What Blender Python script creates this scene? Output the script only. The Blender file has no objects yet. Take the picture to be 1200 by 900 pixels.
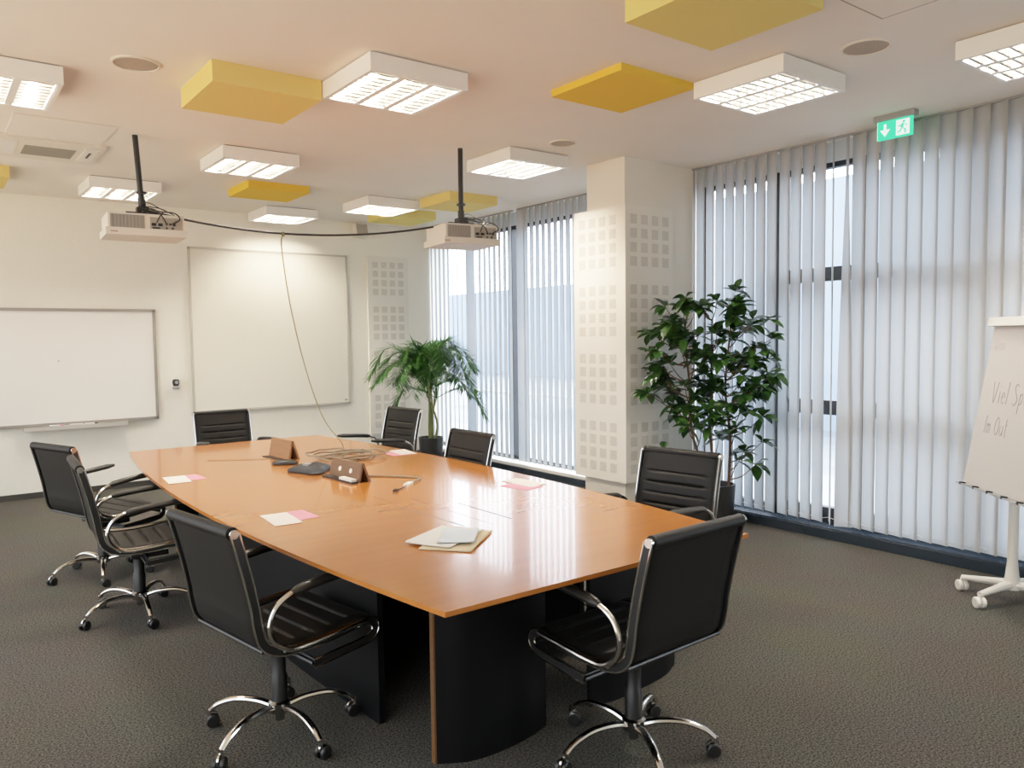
import bpy, bmesh, math, random
from math import sin, cos, pi, radians as R
from mathutils import Vector, Matrix

C = bpy.context.scene.collection
rnd = random.Random(7)

# ------------------------------------------------------------------ materials
def mat(name, col, rough=.5, metal=0., spec=.5, **kw):
    m = bpy.data.materials.new(name); m.use_nodes = True
    b = m.node_tree.nodes['Principled BSDF']
    b.inputs['Base Color'].default_value = (*col, 1)
    b.inputs['Roughness'].default_value = rough
    b.inputs['Metallic'].default_value = metal
    b.inputs['Specular IOR Level'].default_value = spec
    for k, v in kw.items(): b.inputs[k].default_value = v
    return m
def noisy(m, scale, c0, c1, stretch=(1, 1, 1), detail=4, lo=.3, hi=.7, bump=0., bdist=.002):
    nt = m.node_tree; N = nt.nodes; L = nt.links; b = N['Principled BSDF']
    tc = N.new('ShaderNodeTexCoord'); mp = N.new('ShaderNodeMapping'); mp.inputs['Scale'].default_value = stretch
    n = N.new('ShaderNodeTexNoise'); n.inputs['Scale'].default_value = scale; n.inputs['Detail'].default_value = detail
    r = N.new('ShaderNodeValToRGB')
    r.color_ramp.elements[0].position = lo; r.color_ramp.elements[0].color = (*c0, 1)
    r.color_ramp.elements[1].position = hi; r.color_ramp.elements[1].color = (*c1, 1)
    L.new(tc.outputs['Object'], mp.inputs['Vector']); L.new(mp.outputs[0], n.inputs['Vector'])
    L.new(n.outputs['Fac'], r.inputs[0]); L.new(r.outputs[0], b.inputs['Base Color'])
    if bump:
        bp = N.new('ShaderNodeBump'); bp.inputs['Strength'].default_value = bump; bp.inputs['Distance'].default_value = bdist
        L.new(n.outputs['Fac'], bp.inputs['Height']); L.new(bp.outputs[0], b.inputs['Normal'])
    return m
def emit(name, col, s):
    m = bpy.data.materials.new(name); m.use_nodes = True; nt = m.node_tree; nt.nodes.clear()
    e = nt.nodes.new('ShaderNodeEmission'); e.inputs[0].default_value = (*col, 1); e.inputs[1].default_value = s
    o = nt.nodes.new('ShaderNodeOutputMaterial'); nt.links.new(e.outputs[0], o.inputs[0]); return m

M = {}
M['wall'] = noisy(mat('wall_paint', (.8, .77, .69), .85, spec=.25), 60, (.91, .87, .765), (.935, .895, .79), bump=.05)
M['ceil'] = noisy(mat('ceiling_paint', (.78, .72, .64), .9, spec=.2), 3, (.85, .80, .725), (.87, .82, .745))
M['colpaint'] = noisy(mat('column_paint', (.74, .69, .60), .8, spec=.25), 40, (.82, .775, .68), (.84, .79, .70))
M['acou'] = mat('acoustic_board', (.85, .81, .72), .85, spec=.2)
M['acouhole'] = noisy(mat('perforation', (.5, .46, .4), .9), 160, (.58, .545, .47), (.74, .70, .61), detail=1, lo=.35, hi=.65)
M['base'] = mat('baseboard_rubber', (.03, .028, .025), .6)
def carpet():
    m = mat('carpet', (.1, .1, .1), .97, spec=.08)
    nt = m.node_tree; N = nt.nodes; L = nt.links; b = N['Principled BSDF']
    tc = N.new('ShaderNodeTexCoord')
    n1 = N.new('ShaderNodeTexNoise'); n1.inputs['Scale'].default_value = 120; n1.inputs['Detail'].default_value = 3; n1.inputs['Roughness'].default_value = .75
    n2 = N.new('ShaderNodeTexNoise'); n2.inputs['Scale'].default_value = 2.2; n2.inputs['Detail'].default_value = 3
    r = N.new('ShaderNodeValToRGB'); e = r.color_ramp.elements
    e[0].position = .36; e[0].color = (.006, .0057, .005, 1); e[1].position = .66; e[1].color = (.155, .146, .124, 1)
    mx = N.new('ShaderNodeMix'); mx.data_type = 'RGBA'; mx.blend_type = 'MULTIPLY'; mx.inputs['Factor'].default_value = .25
    L.new(tc.outputs['Object'], n1.inputs['Vector']); L.new(tc.outputs['Object'], n2.inputs['Vector'])
    L.new(n1.outputs['Fac'], r.inputs[0]); L.new(r.outputs[0], mx.inputs[6]); L.new(n2.outputs['Color'], mx.inputs[7])
    L.new(mx.outputs[2], b.inputs['Base Color'])
    bp = N.new('ShaderNodeBump'); bp.inputs['Strength'].default_value = .3; bp.inputs['Distance'].default_value = .003
    L.new(n1.outputs['Fac'], bp.inputs['Height']); L.new(bp.outputs[0], b.inputs['Normal'])
    return m
M['carpet'] = carpet()
def wood():
    m = mat('cherry_veneer', (.6, .3, .12), .2, spec=.5)
    nt = m.node_tree; N = nt.nodes; L = nt.links; b = N['Principled BSDF']
    tc = N.new('ShaderNodeTexCoord'); mp = N.new('ShaderNodeMapping'); mp.inputs['Scale'].default_value = (.9, 9, 9)
    n = N.new('ShaderNodeTexNoise'); n.inputs['Scale'].default_value = 1.6; n.inputs['Detail'].default_value = 1.5; n.inputs['Roughness'].default_value = .65; n.inputs['Distortion'].default_value = 0
    r = N.new('ShaderNodeValToRGB'); e = r.color_ramp.elements
    e[0].position = .3; e[0].color = (.43, .140, .025, 1); e[1].position = .72; e[1].color = (.48, .162, .031, 1)
    L.new(tc.outputs['Object'], mp.inputs['Vector']); L.new(mp.outputs[0], n.inputs['Vector']); L.new(n.outputs['Fac'], r.inputs[0])
    L.new(r.outputs[0], b.inputs['Base Color'])
    b.inputs['Coat Weight'].default_value = .38; b.inputs['Coat Roughness'].default_value = .07; b.inputs['Coat IOR'].default_value = 1.6
    return m
M['wood'] = wood()
M['woodbox'] = noisy(mat('brown_veneer', (.4, .2, .08), .35), 3, (.11, .05, .018), (.16, .075, .028), (2, 30, 30))
M['tanbox'] = noisy(mat('tan_veneer', (.45, .25, .12), .4), 3, (.22, .105, .042), (.28, .14, .06), (2, 30, 30))
M['blacklam'] = mat('black_laminate', (.003, .003, .0035), .5, spec=.15)
M['leather'] = noisy(mat('black_leather', (.018, .017, .015), .5, spec=.2), 180, (.006, .0056, .005), (.011, .010, .0088), bump=.12, bdist=.001)
M['leathershade'] = M['leather']
M['chrome'] = mat('chrome', (.70, .67, .63), .13, 1.)
M['darkchrome'] = mat('dark_chrome', (.35, .34, .32), .16, 1.)
M['blackplastic'] = mat('black_plastic', (.006, .006, .006), .4)
M['padblack'] = mat('arm_pad_leather', (.012, .011, .0095), .42)
M['greyplastic'] = mat('grey_plastic', (.022, .024, .028), .5, spec=.3)
M['midgrey'] = mat('mid_grey_plastic', (.3, .3, .3), .4)
M['whiteplastic'] = mat('white_plastic', (.8, .78, .72), .4)
M['cream'] = mat('cream_enamel', (.78, .75, .68), .4)
M['projwhite'] = mat('projector_shell', (.70, .66, .58), .45)
M['louvre'] = mat('louvre_enamel', (.88, .87, .83), .35)
M['mirror'] = mat('louvre_reflector', (.34, .32, .28), .25, .8)
M['tube'] = emit('fluorescent', (1., .89, .75), 520)
M['shadow'] = mat('painted_gap_shade', (.12, .09, .07), .9)
M['yellow_lemon'] = noisy(mat('lemon_foam', (.8, .6, .12), .9, spec=.1), 300, (.72, .60, .20), (.76, .64, .23))
M['yellow_orange'] = noisy(mat('orange_yellow_foam', (.85, .5, .03), .9, spec=.1), 300, (.80, .52, .07), (.84, .56, .09))
M['yellow_apricot'] = noisy(mat('apricot_foam', (.8, .55, .12), .9, spec=.1), 300, (.76, .58, .20), (.80, .62, .23))
M['grille'] = noisy(mat('speaker_grille', (.42, .36, .29), .8), 400, (.33, .28, .22), (.47, .41, .33), detail=0)
M['vent'] = mat('vent_grey', (.28, .26, .21), .7)
M['sockets'] = mat('socket_plate', (.36, .33, .28), .5)
M['ivory'] = mat('ivory_plastic', (.78, .72, .62), .5)
M['alu'] = mat('aluminium', (.60, .57, .51), .4, .2)
M['alugrey'] = mat('grey_frame', (.40, .37, .33), .4, .5)
M['board'] = mat('whiteboard_enamel', (.92, .885, .82), .3, spec=.4)
M['screen'] = mat('screen_cloth', (.84, .80, .69), .75, spec=.2)
M['creamframe'] = mat('screen_frame', (.55, .52, .44), .5)
M['frame'] = mat('window_frame', (.012, .016, .024), .45)
M['lintel'] = mat('lintel_white', (.68, .70, .72), .7)
M['plinth'] = mat('plinth_metal', (.016, .026, .04), .2, 0, spec=.9)
M['newsprint'] = mat('newsprint', (.70, .68, .63), .85)
M['paper'] = mat('paper', (.54, .505, .48), .8)
M['paperblue'] = mat('bluish_paper', (.62, .70, .76), .8)
M['papercream'] = mat('cream_paper', (.58, .48, .32), .85)
M['paperwarm'] = mat('flyer_white', (.78, .71, .64), .8)
M['pink'] = mat('pink_paper', (.72, .27, .34), .8)
M['ink'] = mat('faint_marker', (.30, .28, .28), .9)
M['inkfaint'] = mat('fainter_marker', (.48, .455, .44), .9)
M['cable'] = mat('black_cable', (.014, .013, .012), .5)
M['cablegrey'] = mat('grey_cable', (.24, .20, .14), .55)
M['cablebrown'] = mat('brown_cable', (.26, .21, .10), .55)
M['pot'] = mat('plant_pot', (.012, .013, .013), .35)
M['soil'] = noisy(mat('soil', (.03, .02, .012), .95), 60, (.02, .013, .008), (.05, .035, .02), bump=.6, bdist=.01)
M['bark'] = noisy(mat('bark', (.12, .06, .03), .85), 60, (.09, .045, .025), (.20, .11, .06), bump=.5, bdist=.004)
M['cane'] = noisy(mat('palm_cane', (.2, .24, .07), .7), 40, (.13, .17, .045), (.30, .30, .10), (1, 1, 4))
def leafmat(name, c0, c1, rough=.35, tr=.25):
    m = mat(name, c0, rough)
    nt = m.node_tree; N = nt.nodes; L = nt.links; b = N['Principled BSDF']
    tc = N.new('ShaderNodeTexCoord'); n = N.new('ShaderNodeTexNoise'); n.inputs['Scale'].default_value = 7
    r = N.new('ShaderNodeValToRGB'); r.color_ramp.elements[0].position = .35; r.color_ramp.elements[1].position = .68
    r.color_ramp.elements[0].color = (*c0, 1); r.color_ramp.elements[1].color = (*c1, 1)
    L.new(tc.outputs['Object'], n.inputs['Vector']); L.new(n.outputs['Fac'], r.inputs[0]); L.new(r.outputs[0], b.inputs['Base Color'])
    t = N.new('ShaderNodeBsdfTranslucent'); L.new(r.outputs[0], t.inputs[0])
    mx = N.new('ShaderNodeMixShader'); mx.inputs[0].default_value = tr
    L.new(b.outputs[0], mx.inputs[1]); L.new(t.outputs[0], mx.inputs[2]); L.new(mx.outputs[0], N['Material Output'].inputs[0])
    return m
M['leaf'] = leafmat('ficus_leaf', (.014, .045, .010), (.055, .14, .026), .3, .18)
M['frond'] = leafmat('palm_leaf', (.018, .075, .010), (.07, .19, .030), .4, .3)
def slatmat(name='blind_fabric', c=(.40, .375, .325), tr=.20):
    m = mat(name, c, .85, spec=.15)
    nt = m.node_tree; N = nt.nodes; L = nt.links; b = N['Principled BSDF']
    t = N.new('ShaderNodeBsdfTranslucent'); t.inputs[0].default_value = (.50, .58, .66, 1)
    mx = N.new('ShaderNodeMixShader'); mx.inputs[0].default_value = tr
    L.new(b.outputs[0], mx.inputs[1]); L.new(t.outputs[0], mx.inputs[2]); L.new(mx.outputs[0], N['Material Output'].inputs[0])
    return m
M['slat'] = slatmat()
def glassmat():
    m = bpy.data.materials.new('pane_glass'); m.use_nodes = True; nt = m.node_tree; N = nt.nodes; L = nt.links; N.clear()
    t = N.new('ShaderNodeBsdfTransparent'); t.inputs[0].default_value = (.94, .97, 1, 1)
    g = N.new('ShaderNodeBsdfGlossy'); g.inputs['Roughness'].default_value = .0
    lw = N.new('ShaderNodeLayerWeight'); pw = N.new('ShaderNodeMath'); pw.operation = 'POWER'; pw.inputs[1].default_value = 5
    f = N.new('ShaderNodeMath'); f.operation = 'MULTIPLY_ADD'; f.inputs[1].default_value = .9; f.inputs[2].default_value = .05
    L.new(lw.outputs['Facing'], pw.inputs[0]); L.new(pw.outputs[0], f.inputs[0])
    x = N.new('ShaderNodeMixShader'); o = N.new('ShaderNodeOutputMaterial')
    L.new(f.outputs[0], x.inputs[0]); L.new(t.outputs[0], x.inputs[1]); L.new(g.outputs[0], x.inputs[2]); L.new(x.outputs[0], o.inputs[0])
    return m
M['glass'] = glassmat()
M['signgreen'] = emit('sign_green', (.06, .70, .33), 1.3)
M['signwhite'] = emit('sign_white', (.80, 1., .88), 1.35)
M['facade'] = noisy(mat('facade_render', (.6, .68, .8), .9), 2, (.46, .56, .72), (.51, .61, .76))
M['facadewin'] = mat('facade_glass', (.45, .55, .68), .3)
M['street'] = noisy(mat('street', (.5, .52, .55), .9), 1.2, (.30, .33, .38), (.38, .41, .46))
M['pave'] = mat('pavement', (.42, .43, .45), .9)
M['redbrown'] = mat('rust_wall', (.45, .33, .30), .9)

# ------------------------------------------------------------------ mesh helpers
def face(bm, vs, mi=0):
    try:
        f = bm.faces.new(vs); f.material_index = mi; return f
    except ValueError:
        return None
def box(bm, x0, x1, y0, y1, z0, z1, mi=0, mtx=None):
    P = [(x, y, z) for z in (z0, z1) for y in (y0, y1) for x in (x0, x1)]
    v = [bm.verts.new(mtx @ Vector(p) if mtx else p) for p in P]
    for q in ((0, 2, 3, 1), (4, 5, 7, 6), (0, 1, 5, 4), (2, 6, 7, 3), (0, 4, 6, 2), (1, 3, 7, 5)):
        face(bm, [v[i] for i in q], mi)
    return v
def bevel(bm, w, seg=2, ang=.5):
    es = [e for e in bm.edges if len(e.link_faces) == 2 and e.calc_face_angle(0) > ang]
    bmesh.ops.bevel(bm, geom=es, offset=w, segments=seg, affect='EDGES', profile=.6, clamp_overlap=True)
def frames(pts):
    n = len(pts); T = []
    for i in range(n):
        T.append((pts[min(i + 1, n - 1)] - pts[max(i - 1, 0)]).normalized())
    up = Vector((0, 0, 1))
    if abs(T[0].dot(up)) > .95: up = Vector((0, 1, 0))
    out = []; side = T[0].cross(up).normalized()
    for t in T:
        side = (side - t * side.dot(t))
        if side.length < 1e-6: side = t.orthogonal()
        side.normalize(); out.append((t, side, t.cross(side)))
    return out
def tube(bm, pts, r, seg=8, mi=0, caps=True, flat=1.):
    pts = [Vector(p) for p in pts]; fr = frames(pts); rings = []
    for i, p in enumerate(pts):
        rr = r[i] if isinstance(r, (list, tuple)) else r
        t, s, u = fr[i]
        rings.append([bm.verts.new(p + s * (rr * cos(2 * pi * k / seg)) + u * (rr * flat * sin(2 * pi * k / seg))) for k in range(seg)])
    for a, b in zip(rings, rings[1:]):
        for k in range(seg): face(bm, (a[k], a[(k + 1) % seg], b[(k + 1) % seg], b[k]), mi)
    if caps: face(bm, rings[0][::-1], mi); face(bm, rings[-1], mi)
def lathe(bm, prof, seg=24, mi=0, o=(0, 0, 0), mtx=None):
    rings = []
    for r, z in prof:
        if r < 1e-6:
            p = Vector((0, 0, z)); p = (mtx @ p if mtx else p) + Vector(o); rings.append([bm.verts.new(p)])
        else:
            ring = []
            for k in range(seg):
                p = Vector((r * cos(2 * pi * k / seg), r * sin(2 * pi * k / seg), z)); p = (mtx @ p if mtx else p) + Vector(o); ring.append(bm.verts.new(p))
            rings.append(ring)
    for a, b in zip(rings, rings[1:]):
        for k in range(seg):
            k2 = (k + 1) % seg
            if len(a) == 1 and len(b) == 1: continue
            if len(a) == 1: face(bm, (a[0], b[k], b[k2]), mi)
            elif len(b) == 1: face(bm, (a[k], b[0], a[k2]), mi)
            else: face(bm, (a[k], b[k], b[k2], a[k2]), mi)
def prism(bm, poly, h0, h1, axis='z', mi=0, mtx=None):
    def P(a, b, h):
        v = Vector((a, b, h)) if axis == 'z' else Vector((a, h, b)) if axis == 'y' else Vector((h, a, b))
        return mtx @ v if mtx else v
    A = [bm.verts.new(P(a, b, h0)) for a, b in poly]; B = [bm.verts.new(P(a, b, h1)) for a, b in poly]
    n = len(poly); face(bm, A[::-1], mi); face(bm, B, mi)
    for i in range(n): face(bm, (A[i], A[(i + 1) % n], B[(i + 1) % n], B[i]), mi)
def crom(P, n=8):
    P = [Vector(p) for p in P]; out = []
    for i in range(len(P) - 1):
        p0 = P[i - 1] if i else P[0] * 2 - P[1]; p1 = P[i]; p2 = P[i + 1]
        p3 = P[i + 2] if i + 2 < len(P) else P[-1] * 2 - P[-2]
        for k in range(n):
            t = k / n
            out.append(.5 * ((2 * p1) + (p2 - p0) * t + (2 * p0 - 5 * p1 + 4 * p2 - p3) * t * t + (3 * p1 - p0 - 3 * p2 + p3) * t ** 3))
    out.append(P[-1]); return out
def obj(name, bm, ms, parent=None, smooth=True, loc=None, ang=.6, normals=True):
    if normals: bmesh.ops.recalc_face_normals(bm, faces=bm.faces)
    for f in bm.faces: f.smooth = smooth
    if smooth:
        for e in bm.edges:
            if len(e.link_faces) == 2 and e.calc_face_angle(0) > ang: e.smooth = False
    me = bpy.data.meshes.new(name); bm.to_mesh(me); bm.free()
    for m in (ms if isinstance(ms, (list, tuple)) else [ms]): me.materials.append(m)
    o = bpy.data.objects.new(name, me); C.objects.link(o)
    if parent: o.parent = parent
    if loc: o.location = loc
    return o
def tag(o, label, cat, group=None):
    o['label'] = label; o['category'] = cat
    if group: o['group'] = group
    return o
def thing(name, label, cat, loc=(0, 0, 0), rz=0, group=None):
    o = bpy.data.objects.new(name, None); C.objects.link(o); o.empty_display_size = .1
    o.location = loc; o.rotation_euler = (0, 0, rz)
    return tag(o, label, cat, group)
def struct(name, bm, m, parent=None, **k):
    o = obj(name, bm, m, parent, **k)
    if not parent: o['kind'] = 'structure'
    return o
def dup(root, loc, rz, label):
    r = root.copy(); C.objects.link(r); r.location = loc; r.rotation_euler = (0, 0, rz); r['label'] = label
    for ch in list(root.children):
        c = ch.copy(); C.objects.link(c); c.parent = r
        for g in list(ch.children):
            d = g.copy(); C.objects.link(d); d.parent = c
    return r
B = bmesh.new

# ------------------------------------------------------------------ room shell
H = 3.10; YB = 9.375; XW = 5.66; XL = -1.6; YF = -2.6
bm = B(); box(bm, XL - .2, 6.0, YF - .2, YB + .2, -.12, 0); struct('floor', bm, M['carpet'], smooth=False)
bm = B(); box(bm, XL - .2, 6.1, YF - .2, YB + .2, H, H + .15); struct('ceiling', bm, M['ceil'], smooth=False)
bm = B(); box(bm, XL - .2, 6.0, YB, YB + .2, 0, H); struct('wall_back', bm, M['wall'], smooth=False)
bm = B(); box(bm, XL - .2, XL, YF, -1.2, 0, H); box(bm, XL - .2, XL, 8.9, YB, 0, H); struct('wall_left', bm, M['wall'], smooth=False)
bm = B(); box(bm, XL - .2, 6.0, YF - .2, YF, 0, H); struct('wall_front', bm, M['wall'], smooth=False)
bm = B(); box(bm, XL, XW, YB - .012, YB, 0, .06); struct('baseboard_back', bm, M['base'], smooth=False)
# lintel strip over the glazing
bm = B(); box(bm, 5.80, 6.0, YF, YB, 2.95, H); struct('wall_right', bm, M['lintel'], smooth=False)
# dark plinth along the window wall
bm = B(); box(bm, 5.575, 5.98, YF, 4.74, 0, .075); box(bm, 5.60, 5.63, YF, 4.74, .075, .082); struct('trim_1', bm, M['plinth'], smooth=False)
bm = B(); box(bm, 5.60, 5.98, 5.26, YB, 0, .10); struct('trim_2', bm, M['cream'], smooth=False)
bm = B(); box(bm, 5.575, 5.60, 5.26, YB, 0, .07); struct('trim_3', bm, M['plinth'], smooth=False)

# column
bm = B(); box(bm, 4.80, 5.98, 4.75, 5.26, 0, 1.0); box(bm, 4.775, 5.22, 4.725, 5.19, 1.0, H); box(bm, 5.22, 5.98, 4.75, 5.26, 1.0, H)
struct('wall_column', bm, M['colpaint'], smooth=False)

# windows (glazing plane x = 5.85)
def glazing(name, y0, y1, z0, z1, mull, bars, w=.06, parent=None):
    bm = B()
    for y in [y0 + w / 2] + mull + [y1 - w / 2]: box(bm, 5.82, 5.90, y - w / 2, y + w / 2, z0, z1)
    for a, b in bars: box(bm, 5.825, 5.895, y0, y1, a, b)
    fr = struct(name, bm, M['frame'], smooth=False)
    g = B(); box(g, 5.855, 5.861, y0 + .01, y1 - .01, z0 + .01, z1 - .01)
    obj('glass_pane', g, M['glass'], fr, smooth=False)
    return fr
glazing('window_1', 5.26, 7.72, .10, 2.95, [], [(.10, .14), (2.91, 2.95)], .045)
glazing('window_2', 7.72, YB + .06, .10, 2.95, [], [(.10, .14), (2.91, 2.95)], .045)
bm = B()                                                   # added glazing out of view, lets fill light onto ceiling and back wall
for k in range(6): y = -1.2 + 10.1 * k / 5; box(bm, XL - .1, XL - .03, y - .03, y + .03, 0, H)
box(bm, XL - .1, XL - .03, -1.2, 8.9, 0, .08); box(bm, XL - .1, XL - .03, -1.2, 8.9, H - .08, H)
wl = struct('fill_window', bm, M['frame'], smooth=False)
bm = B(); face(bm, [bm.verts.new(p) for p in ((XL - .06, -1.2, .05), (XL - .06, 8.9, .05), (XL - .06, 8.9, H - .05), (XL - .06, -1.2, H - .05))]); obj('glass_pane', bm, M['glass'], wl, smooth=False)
glazing('window_3', 3.96, 4.75, .075, 2.95, [], [(.075, .14), (2.91, 2.95)], .05)
d1 = glazing('door_1', 2.25, 3.96, .075, 2.95, [3.215], [(.075, .19), (.945, 1.06), (2.02, 2.13), (2.91, 2.95)], .08)
glazing('window_4', YF, 2.25, .075, 2.95, [.2], [(.075, .19), (.945, 1.06), (2.02, 2.13), (2.91, 2.95)], .06)

# ------------------------------------------------------------------ outdoors
bm = B(); box(bm, 6.1, 60, -30, 80, -.45, -.30); struct('ground', bm, M['street'], smooth=False)
bm = B(); box(bm, 6.3, 9.0, -30, 80, -.30, -.18)
tag(obj('pavement', bm, M['pave'], smooth=False), 'pale pavement strip outside along the building, behind the blinds', 'pavement')
def facade(name, label, x0, x1, y0, y1, zt, wins, m='facade'):
    t = thing(name, label, 'building', ((x0 + x1) / 2, (y0 + y1) / 2, -.3))
    bm = B(); box(bm, -(x1 - x0) / 2, (x1 - x0) / 2, -(y1 - y0) / 2, (y1 - y0) / 2, 0, zt + .3); obj('wall', bm, M[m], t, smooth=False)
    for (a, b, c, d) in wins:
        bm = B(); box(bm, -(x1 - x0) / 2 - .04, -(x1 - x0) / 2 + .02, a, b, c, d); obj('window', bm, M['facadewin'], t, smooth=False)
    return t
facade('building', 'pale blue building seen through the gap in the blind beside the exit sign', 14, 20, 0, 15.5, 4.55,
       [(-3.2, -1.8, 2.6, 3.6), (4.2, 5.6, 2.6, 3.6)])
facade('building', 'low grey blue building across the street seen through the far window blinds', 24, 32, 18, 60, 4.0,
       [(a, a + 2.2, .8, 2.4) for a in (-16, -11, -6, -1, 4, 9, 14)])
bm = B(); box(bm, 12.0, 12.12, 8, 40, .12, .2)
for y in range(8, 41, 4): box(bm, 12.02, 12.10, y - .04, y + .04, -.3, .15)
tag(obj('street_rail', bm, M['whiteplastic'], smooth=False), 'white rail along the street outside, glimpsed low through the far blinds', 'railing')

# ------------------------------------------------------------------ vertical blinds
def slat_mesh(w=.127, z0=0., z1=3., curve=.011, twist=None, n=6, nz=1):
    bm = B(); rows = []
    for j in range(nz + 1):
        tz = j / nz; z = z0 + (z1 - z0) * tz; a = twist(tz) if twist else 0
        row = []
        for i in range(n + 1):
            s = (i / n - .5) * w; c = curve * (1 - (2 * i / n - 1) ** 2)
            row.append(bm.verts.new((c * cos(a) - s * sin(a), s * cos(a) + c * sin(a), z)))
        rows.append(row)
    for a, b in zip(rows, rows[1:]):
        for i in range(n): face(bm, (a[i], a[i + 1], b[i + 1], b[i]))
    return bm
def blind(label, y0, y1, ang, zb, skip=(), special=(), step=.105, xb=5.665, angles={}):
    t = thing('vertical_blind', label, 'blind', (xb, (y0 + y1) / 2, 0), 0, 'vertical blinds along the window wall')
    h = (y1 - y0) / 2
    bm = B(); box(bm, -.010, .022, -h, h, 3.086, 3.0995); obj('headrail', bm, M['midgrey'], t, smooth=False)
    n = int(round((y1 - y0) / step)); first = None; chain = []
    for i in range(n):
        y = -h + (i + .5) * (y1 - y0) / n
        k = n - 1 - i                         # counted from the far end
        if k in skip: continue
        if k in special:
            dy, tw, bot = special[k]
            o = obj('slat', slat_mesh(z0=zb + bot, z1=3.086, twist=tw, nz=16), M['slat'], t, normals=False)
            o.location = (0, y + dy, 0); o['label'] = 'slat hanging twisted out of line'; continue
        a = angles.get(k, ang + rnd.uniform(-.035, .035))
        if first is None:
            o = first = obj('slat', slat_mesh(z0=zb, z1=3.086), M['slat'], t, normals=False)
        else:
            o = first.copy(); C.objects.link(o); o.parent = t
        o.location = (0, y, 0); o.rotation_euler = (0, 0, -a)
        chain.append((0.0 - .055 * sin(-a), y + .055 * cos(a), zb + .035)); 
    pts = []
    for p, q in zip(chain, chain[1:]):
        pts.append(Vector(p)); mid = (Vector(p) + Vector(q)) / 2; mid.z -= .012; pts.append(mid)
    bm = B(); tube(bm, pts, .0018, 4); obj('bottom_chain', bm, M['whiteplastic'], t)
    return t
blind('vertical blind in the back corner behind the palm, left of the black mullion', 7.46, 9.36, R(20), .125, angles={5: R(35), 6: R(36), 7: R(34), 8: R(36), 9: R(-25), 10: R(35)})
blind('vertical blind on the far window between the black mullion and the pillar', 5.36, 7.36, R(18), .125, angles={19 - 1: R(34), 0: R(-8)})
blind('vertical blind behind the large leafy plant, right of the pillar', 3.865, 4.92, R(17), .105)
tw = lambda t: -R(17) * 0 + (R(66) * (1 - (1 - t) * 1.02) if t > 0 else 0)
def twist_fn(t):      # bottom turned toward the room, top edge-on
    return R(28) - R(80) * min(1, t * 1.12)
blind('widest vertical blind with one gap and one twisted slat, right of the leafy plant', -1.2, 3.85, R(17), .105,
      angles={4: R(57)}, special={5: (-.012, twist_fn, -.01)})

# ------------------------------------------------------------------ acoustic panels (perforated boards)
def perforated(bm, w, h, top, to3d, groups=4, cols=4, rows=4, sq=.082, pitch=.118, rp=.118, gp=.60, mi=1):
    """front skin of a board: plain field plus slightly sunk perforated squares"""
    x0 = (w - (cols - 1) * pitch) / 2
    for g in range(groups):
        for r in range(rows):
            for c in range(cols):
                cx = x0 + c * pitch; cz = top - .115 - g * gp - r * rp
                q = [(cx - sq / 2, cz - sq / 2), (cx + sq / 2, cz - sq / 2), (cx + sq / 2, cz + sq / 2), (cx - sq / 2, cz + sq / 2)]
                face(bm, [bm.verts.new(to3d(a, b)) for a, b in q], mi)
bm = B(); box(bm, 4.715, 5.315, YB - .035, YB - .001, .34, 2.685)
perforated(bm, .6, 2.34, 2.685, lambda a, b: (4.715 + a, YB - .0362, b), gp=.585, pitch=.125)
tag(obj('sound_absorber', bm, [M['acou'], M['acouhole']], smooth=False, normals=False), 'white perforated acoustic board on the back wall behind the palm', 'acoustic board')
t = thing('sound_absorber', 'white perforated acoustic boards wrapped around the pillar between the windows', 'acoustic board', (0, 0, 0))
bm = B(); box(bm, 4.755, 4.774, 4.722, 5.345, .34, 2.70)
perforated(bm, .605, 2.36, 2.70, lambda a, b: (4.7538, 4.74 + a, b), gp=.592, pitch=.128)
obj('side_board', bm, [M['acou'], M['acouhole']], t, smooth=False, normals=False)
bm = B(); box(bm, 4.755, 5.345, 4.70, 4.7215, .34, 2.70)
perforated(bm, .58, 2.36, 2.70, lambda a, b: (4.76 + a, 4.6988, b), gp=.592, pitch=.132)
obj('front_board', bm, [M['acou'], M['acouhole']], t, smooth=False, normals=False)

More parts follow.
